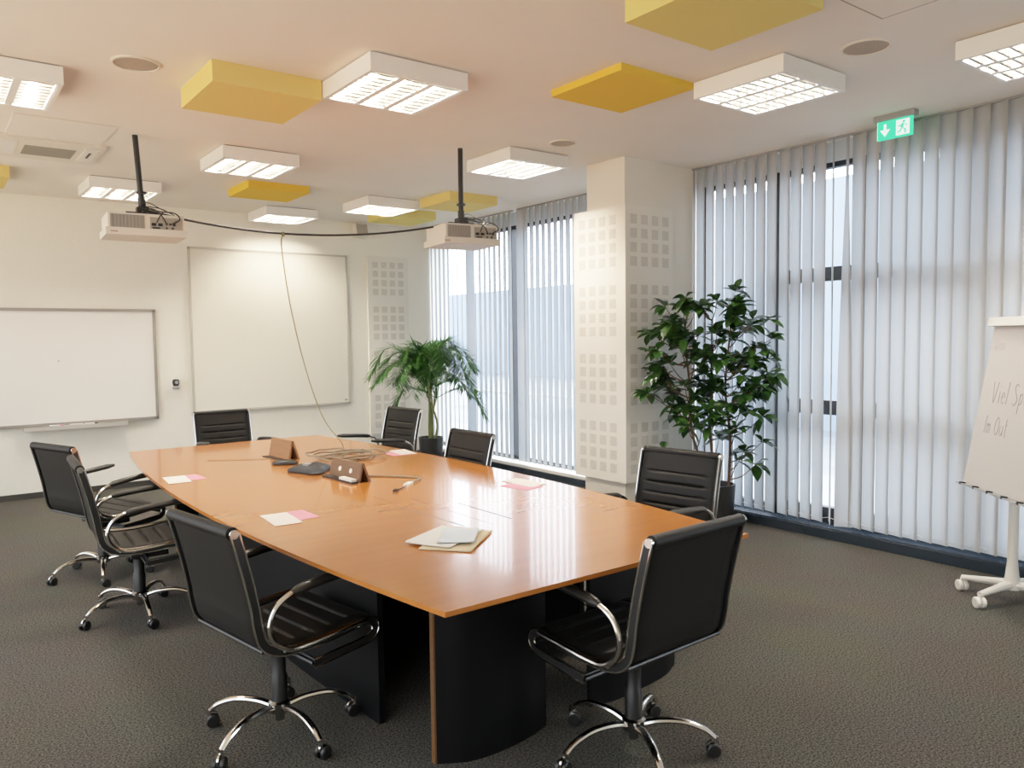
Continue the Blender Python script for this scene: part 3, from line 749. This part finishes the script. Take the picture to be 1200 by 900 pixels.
t2, w2, ln = wedge('light brown closed-front cable box on the far half of the table', ((2.04, 5.71), (2.06, 5.37)), .13, .085)
bm = B(); box(bm, -w2 + .05, w2 - .03, -.07, -.02, 0, .004); obj('slot_plate', bm, M['blackplastic'], t2, smooth=False)
for t_ in (t2,):
    for ch in t_.children:
        if ch.name.startswith(('front_flap', 'rear_flap')): ch.data.materials[0] = M['tanbox']
# remote puck
t = thing('table_microphone', 'flat black oval device in front of the light brown cable box', 'microphone', (1.965, 5.19, TT), R(-30))
bm = B(); lathe(bm, [(0, 0), (.085, 0), (.09, .008), (.08, .022), (.05, .03), (0, .031)], 28); bmesh.ops.scale(bm, vec=(1, .55, 1), verts=bm.verts); obj('body', bm, M['blackplastic'], t)
bm = B(); box(bm, -.02, .02, -.008, .008, .029, .033); obj('button', bm, M['greyplastic'], t, smooth=False)
# conference phone
t = thing('conference_phone', 'dark grey three-armed conference phone in the middle of the table', 'phone', (1.985, 4.78, TT), R(20))
bm = B(); rings = []
for z, sc in ((0, 1.0), (.012, 1.03), (.024, .96), (.04, .72), (.052, .45), (.058, .2)):
    ring = []
    for k in range(48):
        a = 2 * pi * k / 48; r = (.10 + .055 * (.5 + .5 * cos(3 * a)) ** 1.4) * sc; ring.append(bm.verts.new((r * cos(a), r * sin(a), z)))
    rings.append(ring)
for a, b in zip(rings, rings[1:]):
    for k in range(48): face(bm, (a[k], a[(k + 1) % 48], b[(k + 1) % 48], b[k]))
face(bm, rings[0][::-1]); face(bm, rings[-1]); obj('body', bm, M['greyplastic'], t)
bm = B(); box(bm, -.055, -.015, -.025, .025, .044, .060); obj('keypad', bm, M['midgrey'], t, smooth=False)
for k in range(3):
    a = 2 * pi * k / 3; bm = B(); lathe(bm, [(.022, 0), (.022, .004), (0, .006)], 12, o=(.11 * cos(a), .11 * sin(a), .026)); obj('microphone_grille', bm, M['blackplastic'], t)

# dropping cable + heap of grey leads on the table
hpx = hp.copy()
drop = crom([hp, (2.286, 5.976, 2.318), (2.313, 5.91, 1.888), (2.366, 5.78, 1.404), (2.431, 5.619, 1.015), (2.500, 5.45, .83), (2.507, 5.434, TT + .012), (2.47, 5.36, TT + .006), (2.40, 5.22, TT + .006)], 8)
bm = B(); tube(bm, drop, .0042, 8); tube(bm, [hp + Vector((0, 0, .012)), hp - Vector((0, 0, .02))], .012, 8)
tag(obj('drop_cable', bm, M['cablebrown']), 'thin olive cable dropping from the slung cable down to the table', 'cable')
bm = B(); cc = Vector((2.40, 5.16, TT)); pts = []
for k in range(120):
    a = 2 * pi * k / 24 + .3; r = .17 + .055 * sin(k * .37) + .03 * sin(k * .83)
    pts.append((cc.x + r * 1.05 * cos(a) + .03 * sin(k * .11), cc.y + r * .95 * sin(a) + .05 * sin(k * .07), TT + .006 + .010 * (k // 24) + .006 * sin(k * .9) ** 2))
tube(bm, crom(pts, 3), .006, 7)
tube(bm, crom([pts[-1], (2.32, 5.05, TT + .04), (2.2, 4.92, TT + .012), (2.12, 4.86, TT + .006), (2.13, 4.74, TT + .006)], 6), .0055, 7)
tag(obj('cable_coil', bm, M['cablegrey']), 'loose coil of grey leads lying behind the conference phone', 'cable coil')
t = thing('adapter_cable', 'pale adapter lead with white plug and black tip, right of the cable box', 'adapter', (2.17, 4.30, TT))
bm = B(); tube(bm, crom([(-.06, .10, .006), (.0, .08, .006), (.10, -.02, .006), (.2, -.16, .006), (.205, -.225, .008), (.15, -.28, .010), (.09, -.32, .012)], 8), .0055, 8); obj('lead', bm, M['cablegrey'], t)
bm = B(); box(bm, -.045, .045, -.016, .016, 0, .018); bevel(bm, .004); bmesh.ops.transform(bm, matrix=Matrix.Translation((.05, -.355, 0)) @ Matrix.Rotation(R(42), 4, 'Z'), verts=bm.verts); obj('plug', bm, M['whiteplastic'], t)
bm = B(); tube(bm, crom([(.015, -.39, .008), (-.03, -.42, .006), (-.06, -.44, .006)], 5), .003, 6); box(bm, -.02, .02, -.011, .011, 0, .013, 0, Matrix.Translation((-.085, -.455, 0)) @ Matrix.Rotation(R(40), 4, 'Z')); obj('tip', bm, M['blackplastic'], t)
bm = B(); tube(bm, crom([(1.60, 5.72, TT + .003), (1.78, 5.60, TT + .003), (1.93, 5.52, TT + .003), (2.03, 5.48, TT + .003)], 6), .002, 6)
tag(obj('thin_lead', bm, M['cablebrown']), 'thin olive lead on the table left of the light brown cable box', 'cable')

# flyers: white sheet and pink sheet at each place
def sheet(name, label, cx, cy, w, d, rz, m, z, cat, group):
    bm = B(); box(bm, -w / 2, w / 2, -d / 2, d / 2, 0, .0012); o = obj(name, bm, M[m], None, smooth=False)
    o.location = (cx, cy, z); o.rotation_euler = (0, 0, rz); tag(o, label, cat, group)
for lab, x, y, rz, dx, dy in (('by the left foreground chair', 1.335, 3.60, R(-4), .09, .03), ('at the left side near the far left chairs', 1.228, 5.05, R(-5), .08, .03),
                              ('at the far right of the table', 2.855, 5.15, R(-8), -.07, -.03), ('on the right side in the window reflection', 2.785, 3.585, R(4), -.08, -.08)):
    sheet('pink_flyer', 'pink flyer ' + lab + ', under a white one', x + dx, y + dy, .148, .21, rz + R(6), 'pink', TT + .0004, 'flyer', 'pink flyers on the table')
    sheet('white_flyer', 'white printed flyer ' + lab, x, y, .13, .26, rz, 'paperwarm', TT + .0018, 'flyer', 'white flyers on the table')
# pile of newspapers / papers near the corner
def bent(w, d, z, cx, cy, rz, m, nm, lab, amp, ph):
    bm = B(); n = 8; top = []; bot = []
    for i in range(n + 1):
        rt, rb = [], []
        for j in range(n + 1):
            u, v = i / n - .5, j / n - .5
            zz = amp * (.5 + .5 * sin(3.1 * u + ph) * cos(2.7 * v - ph)) + amp * .8 * max(0, abs(u) - .35) * 2
            rt.append(bm.verts.new((u * w, v * d, zz + .0025))); rb.append(bm.verts.new((u * w, v * d, zz * .4)))
        top.append(rt); bot.append(rb)
    for i in range(n):
        for j in range(n):
            face(bm, (top[i][j], top[i + 1][j], top[i + 1][j + 1], top[i][j + 1])); face(bm, (bot[i][j], bot[i][j + 1], bot[i + 1][j + 1], bot[i + 1][j]))
    for i in range(n):
        for a, b in ((0, n),):
            face(bm, (top[i][a], bot[i][a], bot[i + 1][a], top[i + 1][a])); face(bm, (top[i][b], top[i + 1][b], bot[i + 1][b], bot[i][b]))
            face(bm, (top[a][i], top[a][i + 1], bot[a][i + 1], bot[a][i])); face(bm, (top[b][i], bot[b][i], bot[b][i + 1], top[b][i + 1]))
    o = obj(nm, bm, M[m], None, ang=.8); o.location = (cx, cy, z); o.rotation_euler = (0, 0, rz)
    return tag(o, lab, 'paper', 'papers piled near the table corner')
bent(.22, .33, TT + .0005, 1.765, 2.735, R(-50), 'papercream', 'folded_newspaper', 'cream folded newspaper, bottom of the paper pile near the table corner', .006, .2)
bent(.21, .30, TT + .009, 1.745, 2.79, R(-62), 'newsprint', 'folded_newspaper', 'white folded newspaper in the middle of the pile near the table corner', .007, 1.3)
bent(.15, .21, TT + .0185, 1.775, 2.735, R(-40), 'paperblue', 'paper_sheet', 'bluish white sheet lying on top of the newspapers', .004, 2.2)

# ------------------------------------------------------------------ flip chart
fx, fy = 5.10, 1.865
t = thing('flip_chart', 'white flip chart easel on casters at the right edge, with faint handwriting', 'flip chart', (fx, fy, 0))
yaw = R(50)                                              # board direction measured from +x toward +y
d = Vector((cos(yaw), sin(yaw), 0)); nrm_ = Vector((-sin(yaw), cos(yaw), 0))   # nrm_: the side with the paper
bm = B(); tube(bm, [(0, 0, .08), (0, 0, .16), (0, 0, .24), (0, 0, 1.2)], [.05, .036, .028, .026], 16); obj('post', bm, M['cream'], t)
for tip in ((-.005, .285), (-.275, .07), (.27, -.02), (.02, -.28)):
    v = Vector((tip[0], tip[1], 0)); bm = B()
    tube(bm, [(0, 0, .105), v * .35 + Vector((0, 0, .10)), v * .97 + Vector((0, 0, .082))], [.036, .026, .018], 10, flat=.85)
    lg = obj('leg', bm, M['cream'], t)
    bm = B(); c = Vector((v.x * .97, v.y * .97, .034)); ax = Vector((.8, -.6, 0))
    for s in (-1, 1): tube(bm, [c + ax * s * .004, c + ax * s * .008, c + ax * s * .024, c + ax * s * .029], [.026, .033, .033, .026], 16)
    tube(bm, [c, c + Vector((0, 0, .045))], .011, 8); obj('caster', bm, M['whiteplastic'], lg)
tilt = R(10); up = Vector((0, 0, 1)) * cos(tilt) - nrm_ * sin(tilt); out_ = nrm_ * cos(tilt) + Vector((0, 0, 1)) * sin(tilt)
BLc = Vector((5.15, 2.168, .661)) - Vector((fx, fy, 0))  # lower left corner of the board
mt = Matrix((( -d.x, out_.x, up.x, BLc.x), (-d.y, out_.y, up.y, BLc.y), (-d.z, out_.z, up.z, BLc.z), (0, 0, 0, 1)))
Wd, Hd = .72, 1.0                                        # local: x to the viewer's right, y out of the board, z up
bm = B(); box(bm, 0, Wd, -.022, 0, 0, Hd, 0, mt); obj('board', bm, M['whiteplastic'], t, smooth=False)
bm = B(); box(bm, .006, Wd - .006, .001, .007, .012, Hd - .02, 0, mt); pad = obj('paper_pad', bm, M['paper'], t, smooth=False)
bm = B(); box(bm, -.03, Wd + .03, -.03, .035, Hd - .018, Hd + .035, 0, mt); bevel(bm, .008); obj('clamp_bar', bm, M['cream'], t)
bm = B(); box(bm, -.035, Wd + .03, -.02, .03, -.008, .0, 0, mt); obj('pen_ledge', bm, M['midgrey'], t, smooth=False)
for k in range(5):
    bm = B(); x = .01 + k * .15; box(bm, x, x + .014, .0, .033, -.010, .008, 0, mt); obj('ledge_clip', bm, M['blackplastic'], t, smooth=False)
bm = B(); c = Vector((0, 0, 0)); tube(bm, [(0, 0, .95), mt @ Vector((Wd * .5, -.022, .34))], .012, 8); tube(bm, [(0, 0, .72), mt @ Vector((Wd * .5, -.022, .12))], .012, 8); obj('tilt_arm', bm, M['cream'], t)
# handwriting: "Den", "Viel Spa", "Im Out"
GL = {'V': [[(0, 1), (.25, 0), (.5, 1)]], 'i': [[(.1, .55), (.08, 0)], [(.12, .8), (.13, .84)]], 'e': [[(0, .3), (.3, .34), (.26, .52), (.1, .5), (.0, .25), (.1, .02), (.32, .08)]],
      'l': [[(.08, 1.05), (.04, 0)]], 'S': [[(.42, .9), (.2, 1), (.05, .8), (.25, .52), (.4, .25), (.2, 0), (0, .1)]], 'p': [[(.05, .55), (.0, -.35)], [(.04, .45), (.2, .58), (.32, .35), (.18, .08), (.03, .12)]],
      'a': [[(.32, .5), (.12, .52), (.02, .25), (.14, .02), (.3, .2), (.33, .5), (.36, 0)]], 'I': [[(.06, 1), (0, 0)]], 'm': [[(0, .55), (0, 0)], [(0, .4), (.12, .55), (.18, .4), (.18, 0)], [(.18, .4), (.3, .55), (.36, .4), (.38, 0)]],
      'O': [[(.25, 1), (.05, .75), (.02, .3), (.2, 0), (.42, .2), (.45, .7), (.28, 1), (.2, .97)]], 'u': [[(0, .55), (.02, .1), (.16, 0), (.3, .2), (.32, .55), (.34, 0)]], 't': [[(.12, .95), (.1, .05), (.22, 0)], [(0, .6), (.26, .64)]],
      'D': [[(.04, 1), (0, 0)], [(0, .98), (.3, .85), (.42, .5), (.25, .1), (0, 0)]], 'n': [[(0, .55), (0, 0)], [(0, .4), (.14, .55), (.24, .4), (.26, 0)]], 'c': [[(.3, .5), (.1, .52), (0, .25), (.12, .02), (.3, .06)]], 'h': [[(.04, 1), (0, 0)], [(0, .4), (.15, .55), (.25, .4), (.27, 0)]]}
def write(text, x, z, h, m, r, wf=.95):
    bm = B(); cx = x
    for ch in text:
        if ch == ' ': cx += .30 * h; continue
        wmax = 0
        for st in GL[ch]:
            P = crom([(a, b, 0) for a, b in st], 5) if len(st) > 2 else [Vector((a, b, 0)) for a, b in st]
            tube(bm, [mt @ Vector((cx + p.x * h * wf, .0075, z + p.y * h)) for p in P], r, 5); wmax = max(wmax, max(a for a, b in st))
        cx += (wmax * wf + .16) * h
    o = obj('handwriting', bm, m, pad); o['label'] = 'faint grey marker handwriting'
write('Viel Spa', .13, .52, .125, M['ink'], .0022, .75)
write('Im Out', .12, .335, .105, M['ink'], .0022, .8)
write('Den', .06, .84, .075, M['inkfaint'], .0018)

# ------------------------------------------------------------------ plants
def leaf(bm, base, direc, upv, L, W, droop=.25, fold=.18, n=5):
    direc = direc.normalized(); s = direc.cross(upv)
    if s.length < 1e-4: s = direc.orthogonal()
    s.normalize(); u = s.cross(direc).normalized()
    prof = [.0, .55, .95, 1.0, .72, .0] if n == 5 else [0, 1, .6, 0]
    nn = len(prof) - 1; prev = None
    for i, w in enumerate(prof):
        tt = i / nn; c = base + direc * (L * tt) - Vector((0, 0, 1)) * (droop * L * tt * tt)
        if w == 0: cur = [bm.verts.new(c)]
        else: cur = [bm.verts.new(c - s * (W / 2 * w) + u * (fold * W * w)), bm.verts.new(c), bm.verts.new(c + s * (W / 2 * w) + u * (fold * W * w))]
        if prev:
            if len(prev) == 1 and len(cur) == 3: face(bm, (prev[0], cur[0], cur[1])); face(bm, (prev[0], cur[1], cur[2]))
            elif len(prev) == 3 and len(cur) == 3:
                face(bm, (prev[0], cur[0], cur[1], prev[1])); face(bm, (prev[1], cur[1], cur[2], prev[2]))
            elif len(prev) == 3 and len(cur) == 1: face(bm, (prev[0], cur[0], prev[1])); face(bm, (prev[1], cur[0], prev[2]))
        prev = cur
def pot(t, r, h):
    bm = B(); lathe(bm, [(0, 0), (r * .86, 0), (r * .88, .01), (r, h - .02), (r, h), (r - .014, h), (r - .02, h - .04)], 36); obj('pot', bm, M['pot'], t)
    bm = B(); lathe(bm, [(r - .019, h - .045), (r * .5, h - .035), (0, h - .03)], 30); obj('soil', bm, M['soil'], t)

# large leafy plant by the right window: crown laid out in its own frame (u across, z up, v toward the window)
px_, py_ = 5.27, 4.16
t = thing('leafy_plant', 'tall broad-leaved plant with glossy dark leaves in a black pot, right of the pillar', 'plant', (px_, py_, 0))
pot(t, .155, .36)
U = Vector((.62, -.785, 0)); Vd = Vector((.785, .62, 0))
rp = random.Random(21)
whorls = [(.14, 1.95), (.13, 1.86), (-.24, 1.90), (-.42, 1.84), (-.53, 1.62), (-.52, 1.46), (-.50, 1.28), (-.42, 1.16), (-.35, 1.02), (.40, 1.72), (.42, 1.56), (.40, 1.40), (.30, 1.30), (.38, 1.18), (.22, .62), (.36, .93),
          (-.06, .85), (-.16, .95), (-.28, 1.02), (.12, 1.02), (.02, .72), (.28, 1.72), (.0, 1.88), (-.12, 1.84), (-.34, 1.72), (.44, 1.28), (-.55, 1.12), (.36, .72), (-.40, .66), (.05, .92), (-.05, .98), (.15, .85), (-.22, .86), (.25, .98), (-.32, .92), (.10, .78), (.30, .56), (.16, .56), (.20, 1.0), (-.12, .80)]
for k in range(78):
    while True:
        u, z = rp.uniform(-.48, .40), rp.uniform(.92, 1.86)
        if ((u + .03) / .46) ** 2 + ((z - 1.42) / .50) ** 2 < 1: break
    whorls.append((u, z))
stems = [crom([(.10 * U.x, .10 * U.y, .32), (.11 * U.x, .11 * U.y, .75), (.07 * U.x, .07 * U.y, 1.15), (.10 * U.x, .10 * U.y, 1.55), (.13 * U.x, .13 * U.y, 1.88)], 6),
         crom([(-.06 * U.x, -.06 * U.y, .32), (-.20 * U.x, -.20 * U.y, .80), (-.22 * U.x, -.22 * U.y, 1.2), (-.26 * U.x, -.26 * U.y, 1.6), (-.22 * U.x, -.22 * U.y, 1.84)], 6),
         crom([(.0, .0, .32), (-.05 * U.x, -.05 * U.y, .8), (-.08 * U.x + .06, -.08 * U.y, 1.3), (-.04 * U.x, -.04 * U.y, 1.72)], 6)]
bm = B()
for s_ in stems: tube(bm, s_, [.014 - .008 * i / (len(s_) - 1) for i in range(len(s_))], 7)
fb = B()
for i, (u, z) in enumerate(whorls):
    v = min(rp.uniform(-.28, .14), (5.46 - px_ - U.x * u) / Vd.x, (4.52 - py_ - U.y * u) / Vd.y); v = max(v, -.42); c = U * u + Vd * v + Vector((0, 0, z))
    best = min((p for s_ in stems for p in s_), key=lambda p: (p - (c - Vector((0, 0, .16)))).length)
    mid = (best + c) / 2 + Vector((0, 0, -.03))
    tube(bm, crom([best, mid, c], 4), [.006, .0055, .005, .005, .0045, .004, .0035, .003, .0028], 5)
    outd = (c - Vector((0, 0, z - .05))); outd.z = .12; outd = outd.normalized() if outd.length > .05 else Vector((0, 0, 1))
    nl = rp.randint(6, 9); ph = rp.uniform(0, 6)
    for k in range(nl):
        a = ph + 2 * pi * k / nl + rp.uniform(-.25, .25); el = rp.uniform(-.75, .85)
        dd = Vector((cos(a) * cos(el), sin(a) * cos(el), sin(el))) + outd * .45
        leaf(fb, c, dd, Vector((rp.uniform(-.3, .3), rp.uniform(-.3, .3), 1)), rp.uniform(.11, .155), rp.uniform(.060, .084), rp.uniform(.1, .5))
obj('stems', bm, M['bark'], t); obj('foliage', fb, M['leaf'], t, normals=False, ang=1.2)

# palm in the back corner
t = thing('potted_palm', 'bushy green palm in a dark pot in the back corner by the window', 'plant', (4.93, 8.18, 0))
pot(t, .15, .40)
rp = random.Random(5)
bm = B(); canes = []
for k in range(7):
    a = rp.uniform(0, 6.28); r0 = rp.uniform(.01, .07); tp = Vector((.0 + rp.uniform(-.08, .08), rp.uniform(-.08, .08), rp.uniform(.80, 1.14)))
    pth = crom([(r0 * cos(a), r0 * sin(a), .36), (r0 * cos(a) * 1.3, r0 * sin(a) * 1.3, .6), tp], 5); canes.append(pth); tube(bm, pth, [.017 - .008 * i / (len(pth) - 1) for i in range(len(pth))], 7)
obj('canes', bm, M['cane'], t)
nf = 54
for k in range(nf):
    a = 2 * pi * k / nf * 2.4 + rp.uniform(-.2, .2); cane = canes[k % 7]; base = cane[-1]
    rise = rp.uniform(.10, .60); reach = rp.uniform(.48, .80); drop_ = rp.uniform(.05, .30)
    if k % 5 < 2: rise = rp.uniform(.42, .66); reach = rp.uniform(.18, .45); drop_ = rp.uniform(0, .1)
    hd = Vector((cos(a), sin(a), 0))
    if hd.y > .3 and base.y + hd.y * reach > .8: reach *= .8
    if hd.x > .5: reach = min(reach, .60)
    rach = crom([base, base + hd * reach * .3 + Vector((0, 0, rise * .62)), base + hd * reach * .7 + Vector((0, 0, rise * .78)), base + hd * reach + Vector((0, 0, rise * .62 - drop_))], 8)
    fb = B(); tube(fb, rach, [.006 - .0045 * i / (len(rach) - 1) for i in range(len(rach))], 5)
    n = len(rach)
    for i in range(5, n):
        for sub in (0, .5):
            if i + sub > n - 1: continue
            p = rach[i].lerp(rach[min(i + 1, n - 1)], sub)
            tg = (rach[min(i + 1, n - 1)] - rach[i - 1]).normalized(); sd = tg.cross(Vector((0, 0, 1)))
            if sd.length < .05: sd = Vector((-hd.y, hd.x, 0))
            sd.normalize(); f = (i + sub - 4) / (n - 4); Ln = (.09 + .16 * sin(pi * min(1, f * .85 + .1))) * rp.uniform(.8, 1.1)
            for s in (-1, 1):
                leaf(fb, p, sd * s * .8 + tg * .75 + Vector((0, 0, rp.uniform(-.1, .45))), Vector((0, 0, 1)), Ln, .016, rp.uniform(.05, .35), .1, 3)
    obj('frond', fb, M['frond'], t, normals=False, ang=1.2)

# ------------------------------------------------------------------ light
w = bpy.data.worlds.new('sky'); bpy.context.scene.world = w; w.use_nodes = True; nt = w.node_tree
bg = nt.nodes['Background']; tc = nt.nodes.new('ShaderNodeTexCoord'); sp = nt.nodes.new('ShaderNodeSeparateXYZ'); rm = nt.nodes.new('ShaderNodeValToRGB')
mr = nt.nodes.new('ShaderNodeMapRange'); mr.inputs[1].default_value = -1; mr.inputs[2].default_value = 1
e_ = rm.color_ramp.elements; e_[0].position = .40; e_[0].color = (1.0, .80, .60, 1); e_[1].position = .56; e_[1].color = (.93, .96, 1.0, 1)  # warm colour below the horizon added as fill for the ceiling
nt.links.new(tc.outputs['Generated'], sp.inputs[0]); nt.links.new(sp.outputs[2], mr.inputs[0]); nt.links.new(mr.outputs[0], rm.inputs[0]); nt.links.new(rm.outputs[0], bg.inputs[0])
# sky strength raised on the street side (+x) to strengthen the table reflections
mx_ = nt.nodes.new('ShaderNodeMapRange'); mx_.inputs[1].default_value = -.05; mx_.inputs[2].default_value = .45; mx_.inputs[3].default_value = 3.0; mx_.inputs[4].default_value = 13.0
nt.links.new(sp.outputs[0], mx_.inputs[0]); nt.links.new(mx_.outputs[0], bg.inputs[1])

# ------------------------------------------------------------------ camera
f, yaw_, pit, rol = 918.8, R(37.06), R(3.415), R(-.693)
fw = Vector((sin(yaw_), cos(yaw_), 0)); rt = Vector((cos(yaw_), -sin(yaw_), 0)); upv = Vector((0, 0, 1))
fz = fw * cos(pit) - upv * sin(pit); u2 = upv * cos(pit) + fw * sin(pit)
rx = rt * cos(rol) + u2 * sin(rol); ux = u2 * cos(rol) - rt * sin(rol)
cam = bpy.data.cameras.new('camera'); co = bpy.data.objects.new('camera', cam); C.objects.link(co)
cam.sensor_fit = 'HORIZONTAL'; cam.sensor_width = 36; cam.lens = f / 1200 * 36; cam.clip_start = .05; cam.clip_end = 200
co.matrix_world = Matrix(((rx.x, ux.x, -fz.x, 0), (rx.y, ux.y, -fz.y, 0), (rx.z, ux.z, -fz.z, 1.6), (0, 0, 0, 1)))
sc = bpy.context.scene; sc.camera = co
vs = sc.view_settings; vs.view_transform = 'Standard'; vs.look = 'None'; vs.exposure = 0.0; vs.gamma = 1.0
vs.use_curve_mapping = True; cmap = vs.curve_mapping; cmap.white_level = (2.5, 2.5, 2.5); cu = cmap.curves[3]   # soft highlight roll-off
TONE = 1.6
cu.points[0].location = (0, 0); cu.points[-1].location = (1, 1)
for xq in (.04, .08, .14, .22, .32, .45, .62, .8): cu.points.new(xq, (1 - math.exp(-TONE * 2.5 * xq)) / (1 - math.exp(-TONE * 2.5)))
cmap.update()
sc.cycles.max_bounces = 10; sc.cycles.diffuse_bounces = 6; sc.cycles.glossy_bounces = 4; sc.cycles.transparent_max_bounces = 12
sc.cycles.sample_clamp_indirect = 6; sc.cycles.caustics_reflective = False; sc.cycles.caustics_refractive = False
